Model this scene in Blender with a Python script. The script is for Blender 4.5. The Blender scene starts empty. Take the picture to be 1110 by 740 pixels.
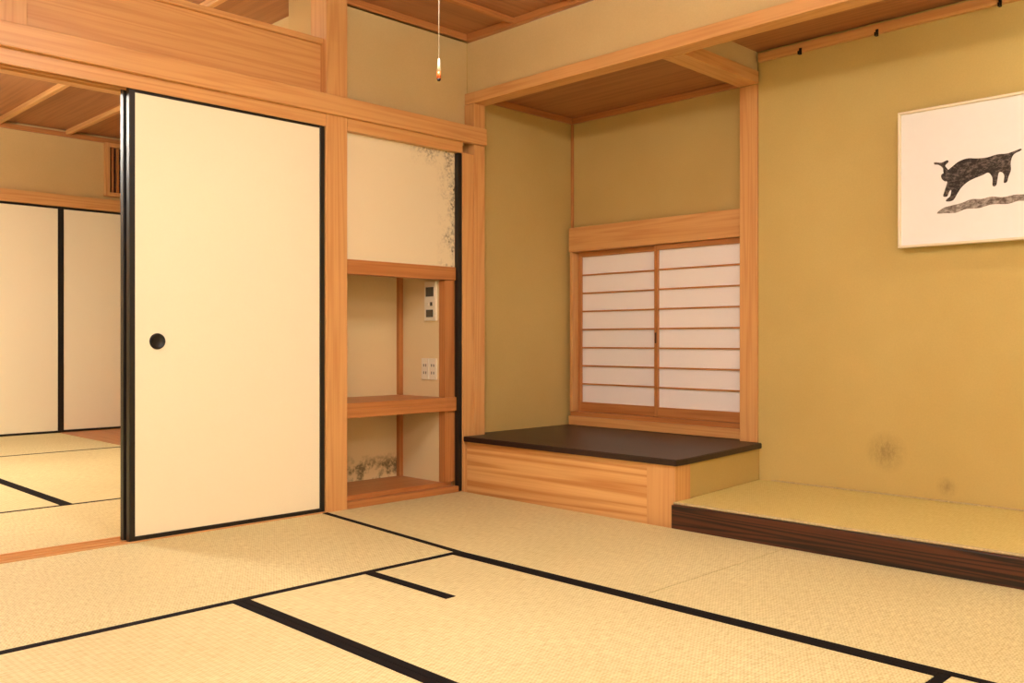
import bpy, bmesh, math, random
from mathutils import Vector
random.seed(3)
S = bpy.context.scene
COL = S.collection
try:
    S.view_settings.view_transform = 'Standard'
    S.view_settings.look = 'None'
except Exception: pass

def srgb(r,g,b):
    f=lambda c:(c/255/12.92) if c/255<=0.04045 else ((c/255+0.055)/1.055)**2.4
    return (f(r),f(g),f(b),1)

# ---------------------------------------------------------------- materials
def newmat(name):
    m=bpy.data.materials.new(name); m.use_nodes=True
    nt=m.node_tree; b=nt.nodes['Principled BSDF']
    return m,nt,b
def nd(nt,t,**kw):
    n=nt.nodes.new(t)
    for k,v in kw.items(): setattr(n,k,v)
    return n
def math_(nt,op,a,b=None,c=None,clamp=False):
    n=nt.nodes.new('ShaderNodeMath'); n.operation=op; n.use_clamp=clamp
    for i,v in enumerate((a,b,c)):
        if v is None: continue
        if isinstance(v,(int,float)): n.inputs[i].default_value=v
        else: nt.links.new(v,n.inputs[i])
    return n.outputs[0]
def mix(nt,fac,c1,c2):
    n=nt.nodes.new('ShaderNodeMix'); n.data_type='RGBA'
    for idx,v in ((0,fac),(6,c1),(7,c2)):
        if isinstance(v,(int,float)): n.inputs[idx].default_value=v
        elif isinstance(v,tuple): n.inputs[idx].default_value=v
        else: nt.links.new(v,n.inputs[idx])
    return n.outputs[2]
def coords(nt,scale=(1,1,1)):
    tc=nd(nt,'ShaderNodeTexCoord'); mp=nd(nt,'ShaderNodeMapping')
    mp.inputs['Scale'].default_value=scale
    nt.links.new(tc.outputs['Object'],mp.inputs['Vector'])
    return mp.outputs['Vector']
def noise(nt,vec,scale=1,detail=3,rough=.5,dist=0):
    n=nd(nt,'ShaderNodeTexNoise'); n.inputs['Scale'].default_value=scale
    n.inputs['Detail'].default_value=detail; n.inputs['Roughness'].default_value=rough
    n.inputs['Distortion'].default_value=dist
    nt.links.new(vec,n.inputs['Vector']); return n.outputs['Fac']
def mrange(nt,v,a,b,c=0,d=1):
    n=nd(nt,'ShaderNodeMapRange'); nt.links.new(v,n.inputs[0])
    for i,x in enumerate((a,b,c,d)): n.inputs[i+1].default_value=x
    return n.outputs[0]
def bump(nt,b,h,strength=.2,dist=.002):
    n=nd(nt,'ShaderNodeBump'); n.inputs['Strength'].default_value=strength
    n.inputs['Distance'].default_value=dist
    nt.links.new(h,n.inputs['Height']); nt.links.new(n.outputs[0],b.inputs['Normal'])

def wood(name,light,dark,axis,freq=24,rough=.42,along=.35,contrast=.6,rings=20):
    m,nt,b=newmat(name)
    def sc(al,ac):
        s=[ac]*3; s['xyz'.index(axis)]=al; return tuple(s)
    n1=noise(nt,coords(nt,sc(along,freq*.45)),1,2,.5,.05)
    s=math_(nt,'SINE',math_(nt,'MULTIPLY',n1,rings*3.0))
    s=mrange(nt,s,-1,1)
    s=math_(nt,'POWER',s,1.8)
    n2=noise(nt,coords(nt,sc(2.0,120)),1,3,.6)
    n3=noise(nt,coords(nt,(1.3,1.3,1.3)),1,2)
    f=math_(nt,'MULTIPLY',s,contrast)
    f=math_(nt,'ADD',f,mrange(nt,n2,.35,.65,-.1,.25),clamp=True)
    c=mix(nt,f,light,dark)
    c=mix(nt,mrange(nt,n3,.3,.7,0,.2),c,dark)
    nt.links.new(c,b.inputs['Base Color'])
    b.inputs['Roughness'].default_value=rough
    bump(nt,b,n2,.08,.001)
    return m
def woodset(name,l,d,**k): return {a:wood(name+'_'+a,l,d,a,**k) for a in 'xyz'}

HINOKI=woodset('cypress_wood',srgb(222,172,112),srgb(198,136,78),contrast=.42)
SHELF=woodset('shelf_wood',srgb(196,134,78),srgb(164,100,52),contrast=.45)
CEIL=woodset('ceiling_cedar',srgb(178,124,82),srgb(148,94,58),contrast=.5,rings=12)
PANEL=woodset('dais_panel_wood',srgb(236,190,126),srgb(204,140,78),contrast=.8,freq=22,along=.14,rings=20)
DARK=woodset('dark_stained_wood',srgb(88,44,26),srgb(26,12,10),contrast=1.0,rough=.38,freq=34)
LACQ=woodset('dark_board_wood',srgb(50,30,25),srgb(28,16,14),contrast=.5,rough=.42)

def plain(name,col,rough=.5,metal=0,var=.06,scale=30):
    m,nt,b=newmat(name)
    n=noise(nt,coords(nt),scale,3)
    d=tuple(x*(1-var*3) for x in col[:3])+(1,)
    nt.links.new(mix(nt,n,col,d),b.inputs['Base Color'])
    b.inputs['Roughness'].default_value=rough; b.inputs['Metallic'].default_value=metal
    return m
BLACK=plain('black_lacquer',srgb(20,16,15),.42)
HERI=plain('black_cloth_border',srgb(18,12,14),.95,scale=300)
HERI.node_tree.nodes['Principled BSDF'].inputs['Specular IOR Level'].default_value=.2
IRON=plain('dark_iron',srgb(40,34,30),.45,.6)
WHITEP=plain('white_plastic',srgb(240,232,212),.35,var=.01)
DISP=plain('grey_display',srgb(84,84,78),.2)
ORANGE=plain('orange_plastic',srgb(214,104,40),.4)
CREAM=plain('cream_plastic',srgb(244,232,200),.4,var=.01)
CORD=plain('white_cord',srgb(235,225,210),.7)
FRAME=plain('pale_frame_wood',srgb(246,232,206),.4,var=.02)
MATEDGE=plain('mat_edge_thread',srgb(232,212,160),.6,var=.2,scale=120)
ART=plain('art_paper',srgb(246,246,249),.5,var=.01)
def ink(name,c1,c2,lo,hi):
    m,nt,b=newmat(name)
    n=noise(nt,coords(nt,(1,1,1.6)),48,5,.75)
    nt.links.new(mix(nt,mrange(nt,n,lo,hi),c1,c2),b.inputs['Base Color']); b.inputs['Roughness'].default_value=.8
    return m
INK=ink('sumi_ink',srgb(44,38,38),srgb(132,118,112),.46,.70)
INK2=ink('ink_rock_wash',srgb(92,78,72),srgb(196,188,184),.38,.68)

def plaster(name,c1,c2,stain=None):
    m,nt,b=newmat(name)
    n=noise(nt,coords(nt),1.6,4,.6); n2=noise(nt,coords(nt),160,3,.6)
    c=mix(nt,mrange(nt,n,.3,.7),c1,c2)
    c=mix(nt,mrange(nt,n2,.3,.7,0,.14),c,tuple(x*.6 for x in c2[:3])+(1,))
    if stain:
        tc=nd(nt,'ShaderNodeTexCoord')
        for (p,r,a) in stain:
            v=nd(nt,'ShaderNodeVectorMath',operation='DISTANCE'); v.inputs[1].default_value=p
            nt.links.new(tc.outputs['Object'],v.inputs[0])
            k=mrange(nt,v.outputs['Value'],0,r,1,0)
            k=math_(nt,'MULTIPLY',k,mrange(nt,noise(nt,coords(nt,(1,1,.6)),55,5,.75),.25,.75,0,a),clamp=True)
            c=mix(nt,k,c,srgb(112,92,56))
    nt.links.new(c,b.inputs['Base Color']); b.inputs['Roughness'].default_value=.9
    bump(nt,b,n2,.25,.001)
    return m
WALL=plaster('mustard_plaster',srgb(203,178,114),srgb(196,169,104))
WALLT=plaster('mustard_plaster_stained',srgb(209,187,120),srgb(202,178,110),
   [((4.08,1.70,.30),.10,.9),((4.08,1.44,.17),.05,.7)])
WALLUP=plaster('pale_plaster',srgb(218,194,142),srgb(212,186,132))
WALLN=plaster('cream_plaster',srgb(240,230,204),srgb(236,224,196))
WALL2=plaster('tan_plaster',srgb(214,184,130),srgb(206,176,120))

def fusuma_paper(name,c,mildew=0):
    m,nt,b=newmat(name)
    n=noise(nt,coords(nt,(1,1,1)),220,3,.7)
    col=mix(nt,mrange(nt,n,.3,.7,0,.07),c,tuple(x*.6 for x in c[:3])+(1,))
    if mildew:
        tc=nd(nt,'ShaderNodeTexCoord'); sp=nd(nt,'ShaderNodeSeparateXYZ')
        nt.links.new(tc.outputs['Object'],sp.inputs[0])
        big=noise(nt,coords(nt),11,4,.6); fine=noise(nt,coords(nt),70,4,.7)
        if mildew==1:
            mx=mrange(nt,sp.outputs[0],3.08,3.2,0,1); mz=mrange(nt,sp.outputs[2],1.70,1.80,0,1)
            mz=math_(nt,'MULTIPLY',mz,mrange(nt,sp.outputs[0],2.85,3.05,0,1))
            mm=math_(nt,'MAXIMUM',mx,math_(nt,'MULTIPLY',mz,.8))
            th=math_(nt,'MULTIPLY',mm,mrange(nt,big,.42,.58,0,1))
            k=math_(nt,'MULTIPLY',th,mrange(nt,fine,.42,.60,0,1),clamp=True)
        else:
            mz=mrange(nt,sp.outputs[2],.19,.13,0,1)
            k=math_(nt,'MULTIPLY',math_(nt,'MULTIPLY',mz,mrange(nt,big,.46,.56,0,1)),mrange(nt,fine,.35,.5,.2,.8),clamp=True)
        col=mix(nt,k,col,srgb(92,80,56))
    nt.links.new(col,b.inputs['Base Color']); b.inputs['Roughness'].default_value=.8
    bump(nt,b,n,.12,.001)
    return m
FUS=fusuma_paper('fusuma_paper',srgb(250,241,214))
CLOS=fusuma_paper('closet_paper_mildew',srgb(238,224,190),1)
CLOSB=fusuma_paper('closet_wall_damaged',srgb(228,206,160),2)
CLOSS=fusuma_paper('closet_side_paper',srgb(232,212,168))
SHOJI=fusuma_paper('shoji_paper',srgb(253,249,252))

def tatami(name,axis,c1,c2):
    # axis = direction in which the rushes run
    m,nt,b=newmat(name)
    o=1-'xy'.index(axis)
    s1=[1,1,1]; s1['xy'.index(axis)]=26; s1[o]=200; s1[2]=1
    n1=noise(nt,coords(nt,tuple(s1)),1,3,.65)
    tc=nd(nt,'ShaderNodeTexCoord'); sp=nd(nt,'ShaderNodeSeparateXYZ'); nt.links.new(tc.outputs['Object'],sp.inputs[0])
    rib=math_(nt,'SINE',math_(nt,'MULTIPLY',sp.outputs['xy'.index(axis)],2*math.pi/.017))
    rib2=math_(nt,'SINE',math_(nt,'MULTIPLY',sp.outputs[o],2*math.pi/.010))
    w=math_(nt,'MULTIPLY',rib,rib2)
    n3=noise(nt,coords(nt),1.4,3)
    f=math_(nt,'ADD',mrange(nt,n1,.3,.7,-.15,1.0),math_(nt,'MULTIPLY',w,.32))
    f=math_(nt,'ADD',f,math_(nt,'MULTIPLY',rib,.12),clamp=True)
    c=mix(nt,f,c1,c2)
    c=mix(nt,mrange(nt,n3,.3,.7,0,.3),c,c2)
    nt.links.new(c,b.inputs['Base Color']); b.inputs['Roughness'].default_value=.6
    h=math_(nt,'ADD',n1,math_(nt,'MULTIPLY',w,.3))
    bump(nt,b,h,.4,.002)
    return m
TX=tatami('tatami_rush_x','x',srgb(236,226,178),srgb(196,180,124))
TY=tatami('tatami_rush_y','y',srgb(236,226,178),srgb(196,180,124))
TT=tatami('tokonoma_rush','x',srgb(226,210,140),srgb(204,184,106))

def emis(name,col,st):
    m,nt,b=newmat(name)
    b.inputs['Base Color'].default_value=(.9,.88,.8,1)
    b.inputs['Emission Color'].default_value=col; b.inputs['Emission Strength'].default_value=st
    return m

# ---------------------------------------------------------------- geometry
def add_box(bm,x0,x1,y0,y1,z0,z1,mi,bev):
    r=bmesh.ops.create_cube(bm,size=1); vs=r['verts']
    for v in vs:
        v.co=Vector((x0+(v.co.x+.5)*(x1-x0), y0+(v.co.y+.5)*(y1-y0), z0+(v.co.z+.5)*(z1-z0)))
    fs=set(f for v in vs for f in v.link_faces)
    for f in fs: f.material_index=mi
    if bev>0:
        es=list(set(e for v in vs for e in v.link_edges))
        bmesh.ops.bevel(bm,geom=es,offset=bev,segments=2,affect='EDGES',profile=.5,material=-1)
def add_prism(bm,pts,z0,z1,mi):
    a=[bm.verts.new((x,y,z0)) for x,y in pts]; c=[bm.verts.new((x,y,z1)) for x,y in pts]; n=len(pts)
    fs=[bm.faces.new(a[::-1]),bm.faces.new(c)]
    for i in range(n): fs.append(bm.faces.new((a[i],a[(i+1)%n],c[(i+1)%n],c[i])))
    for f in fs: f.material_index=mi
def finish(name,bm,mats,parent=None,smooth=False):
    bmesh.ops.recalc_face_normals(bm,faces=bm.faces)
    me=bpy.data.meshes.new(name); bm.to_mesh(me); bm.free()
    for m in mats: me.materials.append(m)
    if smooth:
        for p in me.polygons: p.use_smooth=True
    o=bpy.data.objects.new(name,me); COL.objects.link(o)
    if parent: o.parent=parent
    return o
def boxes(name,lst,bev=.0015,parent=None):
    bm=bmesh.new(); mats=[]
    for b in lst:
        m=b[6]
        if m not in mats: mats.append(m)
        bb=b[7] if len(b)>7 else bev
        add_box(bm,*b[:6],mats.index(m),bb)
    return finish(name,bm,mats,parent)
def empty(name,loc=(0,0,0)):
    e=bpy.data.objects.new(name,None); COL.objects.link(e); e.empty_display_size=.1
    return e
def prism(name,pts,z0,z1,mat,bev=.002,parent=None):
    bm=bmesh.new()
    vs=[bm.verts.new((x,y,z0)) for x,y in pts]; f=bm.faces.new(vs)
    r=bmesh.ops.extrude_face_region(bm,geom=[f])
    for v in [g for g in r['geom'] if isinstance(g,bmesh.types.BMVert)]: v.co.z=z1
    if bev: bmesh.ops.bevel(bm,geom=list(bm.edges),offset=bev,segments=2,affect='EDGES')
    return finish(name,bm,[mat],parent)
def cyl(name,p0,p1,r0,r1,mat,seg=24,parent=None):
    bm=bmesh.new(); p0=Vector(p0); p1=Vector(p1); d=p1-p0
    bmesh.ops.create_cone(bm,cap_ends=True,segments=seg,radius1=r0,radius2=r1,depth=d.length)
    q=Vector((0,0,1)).rotation_difference(d.normalized())
    for v in bm.verts: v.co=q@v.co+(p0+p1)/2
    o=finish(name,bm,[mat],parent)
    for p in o.data.polygons: p.use_smooth=len(p.vertices)==4
    return o

hx,hy,hz=HINOKI['x'],HINOKI['y'],HINOKI['z']
YW=3.615   # front plane of the sliding door wall
XL,YN=-1.3,-1.6   # walls behind the camera
YB=8.376   # far wall of the next room

# ---- floors
boxes('floor',[(XL-.1,4.3,YN-.1,8.5,-.12,-.045,SHELF['x'],0)])
def mat_(x0,x1,y0,y1,long,sides,wear=.0, z=-.045):
    """long axis 'x' or 'y'; rushes run across it; sides: which edges carry cloth border"""
    m=TY if long=='x' else TX
    h=.028
    L=[]
    bx0,bx1,by0,by1=x0+.001,x1-.001,y0+.001,y1-.001
    cx0,cx1,cy0,cy1=bx0,bx1,by0,by1
    e=.0006
    if 'l' in sides: L.append((bx0,bx0+h,by0,by1,z,e,HERI,.0004)); cx0+=h
    if 'r' in sides: L.append((bx1-h,bx1,by0,by1,z,e,HERI,.0004)); cx1-=h
    if 'n' in sides: L.append((bx0,bx1,by0,by0+h,z,e,HERI,.0004)); cy0+=h
    if 'f' in sides: L.append((bx0,bx1,by1-h,by1,z,e,HERI,.0004)); cy1-=h
    L.append((cx0,cx1,cy0,cy1,z,0,m,.0015))
    return boxes('tatami_mat',L)
X1=2.275; X2=2.355; YK=2.56      # the seam drifts slightly near the far wall (old mats)
# mat in front of the sliding doors (slanted right end)
bm=bmesh.new()
add_prism(bm,[(.501,YK+.001),(X1-.001,YK+.001),(X1+.001,YK+.029),(.501,YK+.029)],-.045,.0006,1)
add_prism(bm,[(.501,YK+.029),(X1+.001,YK+.029),(X2-.001,3.599),(.501,3.599)],-.045,0,0)
finish('tatami_mat',bm,[TY,HERI])
# mat in front of the platform (left border kinks with the neighbour)
bm=bmesh.new()
add_prism(bm,[(X1+.001,1.731),(X1+.029,1.731),(X1+.029,YK),(X2+.029,3.599),(X2+.001,3.599),(X1+.001,YK)],-.045,.0006,1)
add_prism(bm,[(X1+.029,1.731),(3.224,1.731),(3.224,3.599),(X2+.029,3.599),(X1+.029,YK)],-.045,0,0)
finish('tatami_mat',bm,[TX,HERI])
mat_(XL,.50,YK,3.60,'x','n')
mat_(X1,3.225,-.10,1.73,'y','l')
mat_(X1,3.225,YN,-.10,'y','l')
mat_(1.385,X1,.82,YK,'y','lr')
mat_(.50,1.385,.82,YK,'y','lr')
mat_(-.385,.50,.82,YK,'y','lr')
mat_(XL,-.385,.82,YK,'y','r')
mat_(.50,X1,-.06,.82,'x','nf')
mat_(XL,.50,-.06,.82,'x','nf')
mat_(.50,X1,YN,-.06,'x','f')
mat_(XL,.50,YN,-.06,'x','f')
boxes('tatami_cloth_strip',[(1.845,1.885,2.135,2.555,.0,.0022,HERI,.0006)])
# next room
mat_(.70,2.49,3.75,4.68,'x','f')
mat_(XL,.70,3.75,4.68,'x','f')
mat_(.70,1.60,4.68,6.91,'y','r')
mat_(1.60,2.74,4.68,6.91,'y','l')
mat_(XL,.70,4.68,6.91,'y','')
mat_(.90,2.80,6.91,YB-.02,'x','n')
mat_(XL,.90,6.91,YB-.02,'x','n')
boxes('floor_boards',[(2.80+.11*i,2.80+.11*(i+1)-.002,6.91,YB-.02,-.045,.002,SHELF['y']) for i in range(10)]+
      [(2.745,3.9,6.80,6.91,-.045,.004,SHELF['x'])])

# ---- threshold (shikii) with grooves
boxes('trim_1',[(XL,2.38,3.601,3.613,-.045,.004,hx),(XL,2.38,3.613,3.747,-.045,-.004,hx),
   (XL,2.38,3.648,3.656,-.005,.004,hx),(XL,2.38,3.692,3.700,-.005,.004,hx),(XL,2.38,3.735,3.747,-.005,.004,hx)],.001)
# ---- lintel: kamoi (grooved) and nageshi
boxes('trim_2',[(XL,2.38,3.605,3.747,1.812,1.86,hx),(XL,2.38,3.605,3.613,1.798,1.813,hx),
   (XL,2.38,3.648,3.656,1.798,1.813,hx),(XL,2.38,3.692,3.747,1.798,1.813,hx)],.001)
boxes('trim_3',[(XL,3.388,3.580,3.615,1.855,1.945,hx,.003)])
boxes('trim_4',[(2.50,3.235,3.605,3.70,1.798,1.856,hx)])
# ranma transom
boxes('trim_11',[(1.10,2.38,3.650,3.672,1.945,2.185,hx),(1.10,2.38,3.628,3.70,2.185,2.212,hx,.002),
   (XL,.985,3.650,3.672,1.945,2.185,hx),(XL,.985,3.628,3.70,2.185,2.212,hx,.002),
   (XL,2.38,3.618,3.72,1.86,1.945,hx),
   (.985,1.10,3.618,3.72,1.945,2.42,hz,.002)],.001)
# ---- pillars
boxes('wooden_pillar',[(2.38,2.498,3.603,3.735,-.045,2.42,hz,.003)])
boxes('trim_12',[(3.315,3.395,3.603,3.72,-.045,2.078,hz,.003)])
boxes('wooden_pillar',[(-.58,-.46,3.603,3.735,-.045,1.80,hz,.003)])
boxes('trim_5',[(3.236,3.314,3.606,3.70,-.045,1.80,hz,.002)])
# ---- left wall upper plaster and beyond-frame part
boxes('wall_left',[(2.498,3.33,3.68,3.74,1.86,2.62,WALLUP,0),(3.33,4.26,3.68,3.76,-.045,2.42,WALL,0),
   (XL,-.58,3.65,3.72,0,1.80,WALL,0),(XL,3.33,3.66,3.72,2.42,2.66,WALLUP,0)],0)
# ---- next room shell
boxes('wall_far',[(XL,3.9,YB+.02,YB+.1,-.045,2.66,WALL2,0)],0)
boxes('wall_next_room_right',[(2.50,2.56,3.74,4.07,-.045,2.64,WALL2,0),(2.50,2.76,4.07,4.13,-.045,2.64,WALL2,0),
   (2.75,2.81,4.13,6.80,.006,2.64,WALL2,0),(2.75,3.96,6.74,6.80,.006,2.64,WALL2,0),(3.9,3.96,6.80,YB+.02,-.045,2.64,WALL2,0)],0)
boxes('wall_next_room_left',[(XL-.06,XL,3.72,YB+.1,-.045,2.66,WALLN,0)],0)
boxes('ceiling_next_room',[(XL,3.96,3.72,YB+.1,2.64,2.68,CEIL['y'],0)]+
   [(1.21+.555*i-.018,1.21+.555*i+.018,3.72,YB,2.60,2.64,hy,.003) for i in range(-4,5)])
boxes('trim_6',[(XL,3.9,YB-.02,YB+.02,1.965,2.07,hx,.002),(XL,3.9,YB-.01,YB+.02,2.58,2.62,SHELF['x'],.002)])
# far fusuma
def fusuma(name,x0,x1,y0,y1,z0,z1,handle=None,paper=FUS,st=.024,rail=.018):
    e=empty(name)
    boxes('paper_panel',[(x0+st,x1-st,y0+.006,y1-.006,z0+rail,z1-rail,paper,0)],0,e)
    boxes('lacquer_frame',[(x0,x0+st,y0,y1,z0,z1,BLACK,.002),(x1-st,x1,y0,y1,z0,z1,BLACK,.002),
       (x0+st,x1-st,y0+.002,y1-.002,z0,z0+rail,BLACK,.002),(x0+st,x1-st,y0+.002,y1-.002,z1-rail,z1,BLACK,.002)],.002,e)
    if handle:
        hx_,hz_=handle
        bm=bmesh.new()
        prof=[(0,.0015),(.022,.0012),(.025,-.001),(.028,-.0045),(.0315,-.004),(.033,.002)]
        n=32; rings=[]
        yb=y0+.004
        for r,d in prof:
            rings.append([bm.verts.new((hx_+r*math.cos(2*math.pi*i/n),yb+d,hz_+r*math.sin(2*math.pi*i/n))) for i in range(n)] if r>0 else [bm.verts.new((hx_,yb+d,hz_))])
        for i in range(n): bm.faces.new((rings[0][0],rings[1][i],rings[1][(i+1)%n]))
        for a,b_ in zip(rings[1:-1],rings[2:]):
            for i in range(n): bm.faces.new((a[i],a[(i+1)%n],b_[(i+1)%n],b_[i]))
        finish('finger_pull',bm,[BLACK],e,True)
    return e
fusuma('door_1',1.472,2.379,3.615,3.645,.002,1.806,(1.588,.797))
fusuma('door_2',1.466,2.36,3.658,3.688,.002,1.806)
fusuma('door_3',-.455,.50,3.658,3.688,.002,1.806,(.38,.797))
fusuma('door_4',.92,1.86,YB-.012,YB+.016,.0,1.962)
fusuma('door_5',1.86,2.815,YB-.012,YB+.016,.0,1.962)
fusuma('door_6',2.815,3.77,YB-.012,YB+.016,.003,1.962)
# grille in next room
L=[(3.19,3.225,YB-.035,YB+.018,2.10,2.58,hz),(3.80,3.835,YB-.035,YB+.018,2.10,2.58,hz),(3.225,3.80,YB-.035,YB+.018,2.10,2.135,hx),(3.225,3.80,YB-.035,YB+.018,2.545,2.58,hx),
   (3.225,3.80,YB+.008,YB+.018,2.135,2.545,DARK['x'])]
for i in range(12): L.append((3.245+.046*i,3.262+.046*i,YB-.025,YB+.006,2.135,2.545,SHELF['z']))
boxes('wooden_vent_grille',L,.001)

# ---- closet
cl=empty('built_in_closet')
boxes('upper_panel',[(2.50,3.208,3.640,3.655,1.19,1.80,CLOS,0)],0,cl)
boxes('upper_shelf_beam',[(2.50,3.208,3.630,3.69,1.12,1.19,SHELF['x'],.002),(2.50,3.138,3.69,4.02,1.15,1.165,SHELF['x'])],.001,cl)
boxes('lower_shelf',[(2.50,3.137,3.625,4.017,.465,.500,SHELF['x'],.002),(2.50,3.137,3.625,3.665,.428,.465,SHELF['x'],.002)],.001,cl)
boxes('lower_shelf_end',[(3.137,3.207,3.625,3.639,.428,.500,SHELF['x'],.001)],.001,cl)
boxes('back_wall',[(2.562,3.2,4.02,4.068,0,1.80,CLOSB,0)],0,cl)
boxes('side_wall',[(3.139,3.18,3.69,4.019,.05,1.149,CLOSS,0)],0,cl)
boxes('side_post',[(3.139,3.207,3.640,3.689,.051,1.119,SHELF['z'],.002)],0,cl)
boxes('corner_post',[(3.112,3.138,3.992,4.018,.05,.464,SHELF['z'],.001),(3.112,3.138,3.992,4.018,.501,1.149,SHELF['z'],.001)],0,cl)
boxes('closet_floor',[(2.50,3.2,3.66,4.019,.02,.05,SHELF['x'],.001),(2.50,3.208,3.606,3.66,-.045,.030,SHELF['x'],.003)],0,cl)
boxes('black_stile',[(3.209,3.235,3.612,3.64,.0,1.797,BLACK,.002)],0,cl)
boxes('left_side',[(2.499,2.505,3.735,3.74,0,1.8,CLOSS,0)],0,cl)
# controller + outlets on closet side wall
th=empty('wall_thermostat')
boxes('case',[(3.122,3.1385,3.697,3.79,.905,1.115,WHITEP,.004)],0,th)
boxes('display',[(3.1195,3.1225,3.712,3.775,1.035,1.085,DISP,.001)],0,th)
boxes('buttons',[(3.1185,3.1225,3.722,3.738,.985,1.005,DISP,.001),(3.1185,3.1225,3.752,3.768,.985,1.005,WHITEP,.001),(3.1185,3.1225,3.715,3.772,.925,.965,DISP,.002)],0,th)
for y0 in (3.765,3.70):
    o=empty('wall_outlet')
    boxes('cover_plate',[(3.130,3.1385,y0,y0+.060,.59,.705,WHITEP,.003)],0,o)
    boxes('sockets',[(3.1285,3.1305,y0+.018+dx,y0+.022+dx,z,z+.014,BLACK,0) for z in (.62,.66) for dx in (0,.018)],0,o)

# ---- raised dais (tsukeshoin platform)
da=empty('raised_alcove_platform')
prism('top_board',[(3.235,3.602),(3.235,2.245),(3.32,2.245),(4.075,2.32),(4.195,2.345),(4.195,3.678),(3.40,3.678),(3.40,3.602)],.263,.290,LACQ['y'],.003,da)
boxes('front_panel',[(3.262,3.285,2.414,3.602,-.045,.262,PANEL['y'],.001)],0,da)
boxes('front_post',[(3.252,3.37,2.263,2.413,-.045,.262,HINOKI['z'],.003)],0,da)
prism('side_panel',[(3.371,2.272),(4.078,2.335),(4.078,2.36),(3.371,2.30)],.108,.262,WALL,0,da)
# ---- tokonoma
boxes('tokonoma_step_beam',[(3.222,3.40,YN,2.262,-.045,.100,DARK['y'],.004)],0)
boxes('tokonoma_mat',[(3.250,4.079,YN,2.262,.1005,.109,TT,.001),(3.236,3.2495,YN,2.262,.1005,.110,MATEDGE,.003),(4.060,4.079,YN,2.262,.109,.114,MATEDGE,.003)],0)
prism('tokonoma_corner_filler',[(3.401,2.2625),(4.079,2.2625),(4.079,2.334),(3.401,2.274)],.0,.107,TT,0)
boxes('wall_tokonoma',[(4.08,4.26,YN,2.339,-.045,2.66,WALLT,0)],0)
boxes('trim_7',[(4.055,4.079,YN,2.328,2.183,2.225,hy,.002)])
boxes('wall_above_beam',[(3.335,3.40,YN,3.68,2.141,2.42,WALLUP,0)],0)
boxes('tokonoma_lintel_beam',[(3.315,3.41,YN,3.602,2.08,2.14,hy,.003),(3.315,3.41,3.602,3.679,2.08,2.14,hy,.001)])
boxes('tokonoma_divider_beam',[(3.411,4.068,2.33,2.44,2.08,2.14,hx,.002)])
boxes('wall_above_divider',[(3.411,4.079,2.345,2.43,2.1405,2.24,WALLUP,0)],0)
boxes('ceiling_tokonoma',[(3.40,4.08,YN,2.345,2.24,2.27,CEIL['y'],0)]+[(3.41+.0,3.44,YN,2.33,2.20,2.24,hy,.002)])
boxes('ceiling_alcove',[(3.411,4.2,2.43,3.68,2.155,2.18,CEIL['y'],0)])
boxes('trim_8',[(4.18,4.199,2.441,3.679,2.12,2.154,SHELF['y'],.002),(3.411,4.18,3.66,3.679,2.12,2.154,SHELF['x'],.002)])
boxes('trim_13',[(4.07,4.199,2.341,2.44,.291,2.079,hz,.003)])
boxes('wall_alcove_back',[(4.20,4.26,2.34,3.68,1.47,2.66,WALL,0),(4.235,4.26,2.34,3.68,-.045,1.47,WALL,0),(4.20,4.235,2.34,3.68,-.045,.291,WALL,0)],0)
boxes('trim_9',[(4.185,4.199,3.662,3.677,.291,2.119,SHELF['z'],.002)])
# shoji window
w=empty('window_1')
boxes('head_beam',[(4.135,4.234,2.441,3.650,1.335,1.480,hy,.003)],0,w)
boxes('sill',[(4.135,4.234,2.441,3.650,.292,.345,hy,.002),(4.150,4.234,2.441,3.650,.345,.372,SHELF['y'],.002)],0,w)
boxes('jamb',[(4.145,4.234,3.628,3.650,.373,1.334,hz,.002)],0,w)
def shoji(nm,y0,y1,xf,st=.022):
    z0,z1=.373,1.334
    boxes(nm+'_frame',[(xf,xf+.028,y0,y0+st,z0,z1,SHELF['z'],.002),(xf,xf+.028,y1-st,y1,z0,z1,SHELF['z'],.002),
      (xf,xf+.028,y0+st,y1-st,z0,z0+.055,SHELF['y'],.002),(xf,xf+.028,y0+st,y1-st,z1-.028,z1,SHELF['y'],.002)],0,w)
    n=7; za,zb=z0+.055,z1-.028
    boxes(nm+'_bars',[(xf+.008,xf+.018,y0+st,y1-st,za+(zb-za)*(i+1)/(n+1)-.0045,za+(zb-za)*(i+1)/(n+1)+.0045,SHELF['y'],.001) for i in range(n)],0,w)
    boxes(nm+'_paper',[(xf+.0185,xf+.0195,y0+st,y1-st,za,zb,SHOJI,0)],0,w)
shoji('shoji_right',2.442,3.035,4.160)
shoji('shoji_left',3.005,3.627,4.195)
boxes('finger_pull',[(4.1575,4.161,3.019,3.029,.785,.845,DARK['z'],.001)],0,w)

# ---- main ceiling
L=[(XL,3.335,YN,3.68,2.455,2.49,CEIL['x'],0)]
y=3.30
while y>YN: L.append((XL,3.335,y-.015,y+.015,2.43,2.455,SHELF['x'],.003)); y-=.42
boxes('ceiling',L)
boxes('trim_10',[(3.300,3.334,YN,3.679,2.42,2.455,SHELF['y'],.002),(XL,3.30,3.645,3.679,2.42,2.455,SHELF['x'],.002)])
# ---- walls behind the camera
boxes('wall_near',[(XL-.06,4.26,YN-.06,YN,-.045,2.66,WALLN,0)],0)
boxes('wall_west',[(XL-.06,XL,YN,3.72,-.045,2.66,WALLN,0)],0)

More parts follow.
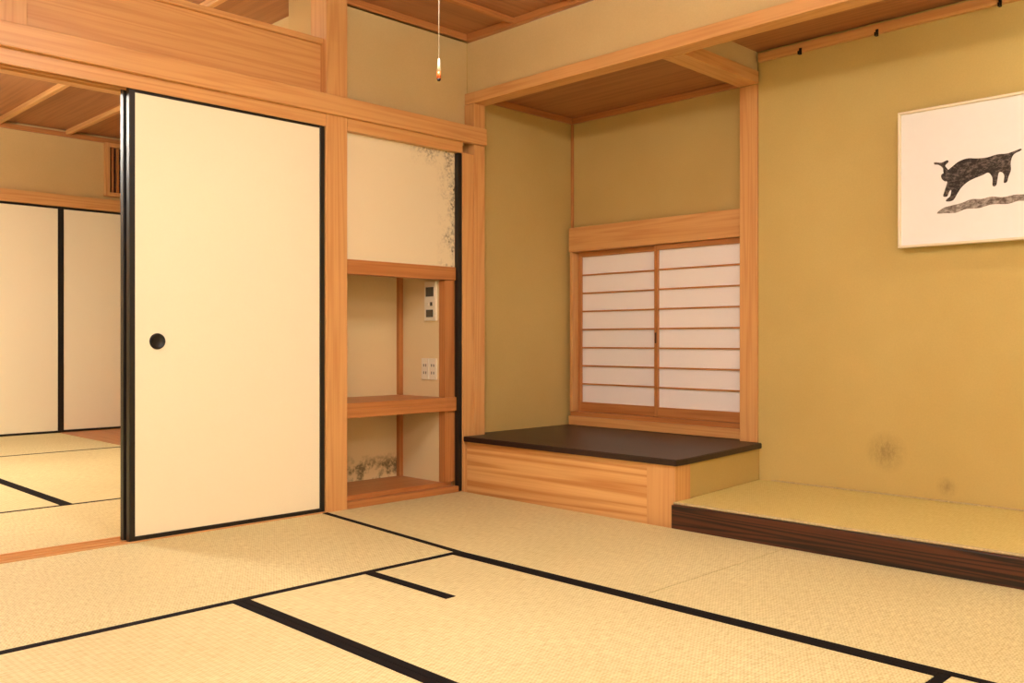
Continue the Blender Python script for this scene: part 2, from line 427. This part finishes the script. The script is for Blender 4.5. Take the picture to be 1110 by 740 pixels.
# ---- framed picture
fr=empty('framed_ink_painting')
PY0,PY1,PZ0,PZ1=.95,1.625,1.205,1.80
bx=4.020
fw=.011
boxes('frame',[(bx,bx+.03,PY0,PY1,PZ0,PZ0+fw,FRAME,.003),(bx,bx+.03,PY0,PY1,PZ1-fw,PZ1,FRAME,.003),
   (bx,bx+.03,PY0,PY0+fw,PZ0+fw,PZ1-fw,FRAME,.003),(bx,bx+.03,PY1-fw,PY1,PZ0+fw,PZ1-fw,FRAME,.003)],0,fr)
boxes('paper_sheet',[(bx+.014,bx+.026,PY0+fw,PY1-fw,PZ0+fw,PZ1-fw,ART,0)],0,fr)
def smooth_poly(p,k=5):
    out=[];n=len(p)
    for i in range(n):
        a,b,c,d=p[i-1],p[i],p[(i+1)%n],p[(i+2)%n]
        for j in range(k):
            t=j/k
            out.append(tuple(.5*((2*b[q])+(-a[q]+c[q])*t+(2*a[q]-5*b[q]+4*c[q]-d[q])*t*t+(-a[q]+3*b[q]-3*c[q]+d[q])*t**3) for q in (0,1)))
    return out
def inkshape(name,pts,mat,off,k=5,vs_=(0,1)):
    bm=bmesh.new()
    vs=[bm.verts.new((bx+.0139-off,PY1-u/100,PZ0+(vs_[0]+(v-vs_[0])*vs_[1])/100)) for u,v in smooth_poly(pts,k)]
    es=[bm.edges.new((vs[i],vs[(i+1)%len(vs)])) for i in range(len(vs))]
    bmesh.ops.triangle_fill(bm,edges=es,use_beauty=True)
    finish(name,bm,[mat],fr)
inkshape('ink_bull',[(20.0,33.2),(22,34.8),(25,37.2),(28.5,38.2),(32,37.6),(36,37.4),(40,38.2),(43.4,38.0),(46,38.6),(48.6,39.4),(48.8,38.6),(46.4,37.4),(45.4,35.6),(45.0,33),
  (45.1,30),(44.2,27.0),(43.6,24.6),(42.4,24.5),(42.6,27.6),(41.8,29.4),(40.6,29.4),(40.1,26.6),(39.6,23.6),(38.2,23.5),(38.1,27.4),(36.6,30.0),(34.5,29.2),(31,28.0),(28.4,26.6),(26,24.2),(24.5,21.6),(22.8,18.6),
  (20.2,18.3),(20.0,19.2),(21.6,20.8),(22.0,23.6),(21.2,23.0),(20.4,20.8),(18.8,21.0),(19.2,23.2),(20.0,26),(20.4,28),(19.4,28.4),(18.2,29.8),(18.0,31.8)],INK,.0004,5,(20.0,.86))
inkshape('ink_horns',[(19,32.6),(18.6,35.0),(17,36.8),(15.2,37.4),(15.2,38.4),(18,37.8),(20.4,38.6),(20.9,37.6),(19.6,36.0),(20.8,33.6)],INK,.0007,5,(20.0,.86))
inkshape('ink_rock',[(16.2,13.9),(18.6,15.8),(22,16.6),(26,17.2),(30,18.4),(34,18.1),(38,18.6),(42,17.9),(47,18.4),(52,17.8),(56,16.4),(53,15.2),(48,15.8),(44,15.0),(38,15.4),(33,14.4),(28,14.6),(24,13.4),(20,13.6)],INK2,.0004)
for y in (2.10,1.73,1.22):
    bm=bmesh.new()
    add_box(bm,4.049,4.056,y-.006,y+.006,2.168,2.200,0,.001)
    add_box(bm,4.030,4.050,y-.004,y+.004,2.166,2.172,0,.001)
    add_box(bm,4.030,4.036,y-.004,y+.004,2.170,2.182,0,.001)
    finish('picture_rail_hook',bm,[IRON])

# ---- pendant lamps
LC=(1,.95,.885,1)
def pendant(name,x,y,zb,zc,st,half=.24,col=LC):
    e=empty(name)
    E=emis(name+'_glow',col,st)
    h=half
    boxes('paper_shade',[(x-h,x+h,y-h,y+h,zb,zb+.14,E,.01)],0,e)
    fr_=[]
    for sx in (-1,1):
        for sy in (-1,1):
            fr_.append((x+sx*h-.012,x+sx*h+.012,y+sy*h-.012,y+sy*h+.012,zb-.008,zb+.15,hz))
    for z in (zb-.008,zb+.138):
        fr_+=[(x-h,x+h,y-h-.012,y-h+.004,z,z+.014,hx),(x-h,x+h,y+h-.004,y+h+.012,z,z+.014,hx),
              (x-h-.012,x-h+.004,y-h,y+h,z,z+.014,hy),(x+h-.004,x+h+.012,y-h,y+h,z,z+.014,hy)]
    boxes('wood_frame',fr_,.002,e)
    cyl('stem',(x,y,zb+.14),(x,y,zc),.008,.008,IRON,12,e)
    return e
LX,LY=1.40,1.72
pl=pendant('added_fill_lamp',LX,LY,2.12,2.455,41)
pendant('added_fill_lamp',.75,6.0,2.15,2.64,86,.24,(1,.97,.87,1))
# pull cord hanging from the lamp edge
cx,cy=1.60,1.88
cyl('pull_cord',(cx,cy,1.56),(cx,cy,2.12),.0013,.0013,CORD,8,pl)
cyl('pull_cord_collar',(cx,cy,1.528),(cx,cy,1.562),.0055,.0025,CREAM,16,pl)
cyl('pull_cord_knob',(cx,cy,1.508),(cx,cy,1.528),.006,.0055,ORANGE,20,pl)
cyl('pull_cord_bead',(cx,cy,1.503),(cx,cy,1.508),.004,.006,BLACK,16,pl)
# tokonoma tube lamp behind the lintel
tl=empty('tokonoma_tube_lamp')
cyl('tube',(3.48,-.9,2.17),(3.48,.55,2.17),.016,.016,emis('tube_glow',(1,.98,.80,1),72),20,tl)
boxes('housing',[(3.45,3.51,-.95,.60,2.19,2.24,WHITEP,.004)],0,tl)
# unseen fill lamp, added in the near half to brighten the room
pendant('added_fill_lamp',-.2,-.5,2.15,2.455,47,.28)

wd=bpy.data.worlds.new('World'); S.world=wd; wd.use_nodes=True
wd.node_tree.nodes['Background'].inputs[0].default_value=(1,.9,.75,1)
wd.node_tree.nodes['Background'].inputs[1].default_value=.3

# ---- camera
cd=bpy.data.cameras.new('Camera'); cam=bpy.data.objects.new('Camera',cd); COL.objects.link(cam)
cam.location=(0,0,.8); cam.rotation_euler=(math.radians(90),0,math.radians(-45))
cd.sensor_width=36; cd.sensor_fit='HORIZONTAL'; cd.lens=985/1110*36
cd.shift_y=-1/1110; cd.clip_start=.02
S.camera=cam
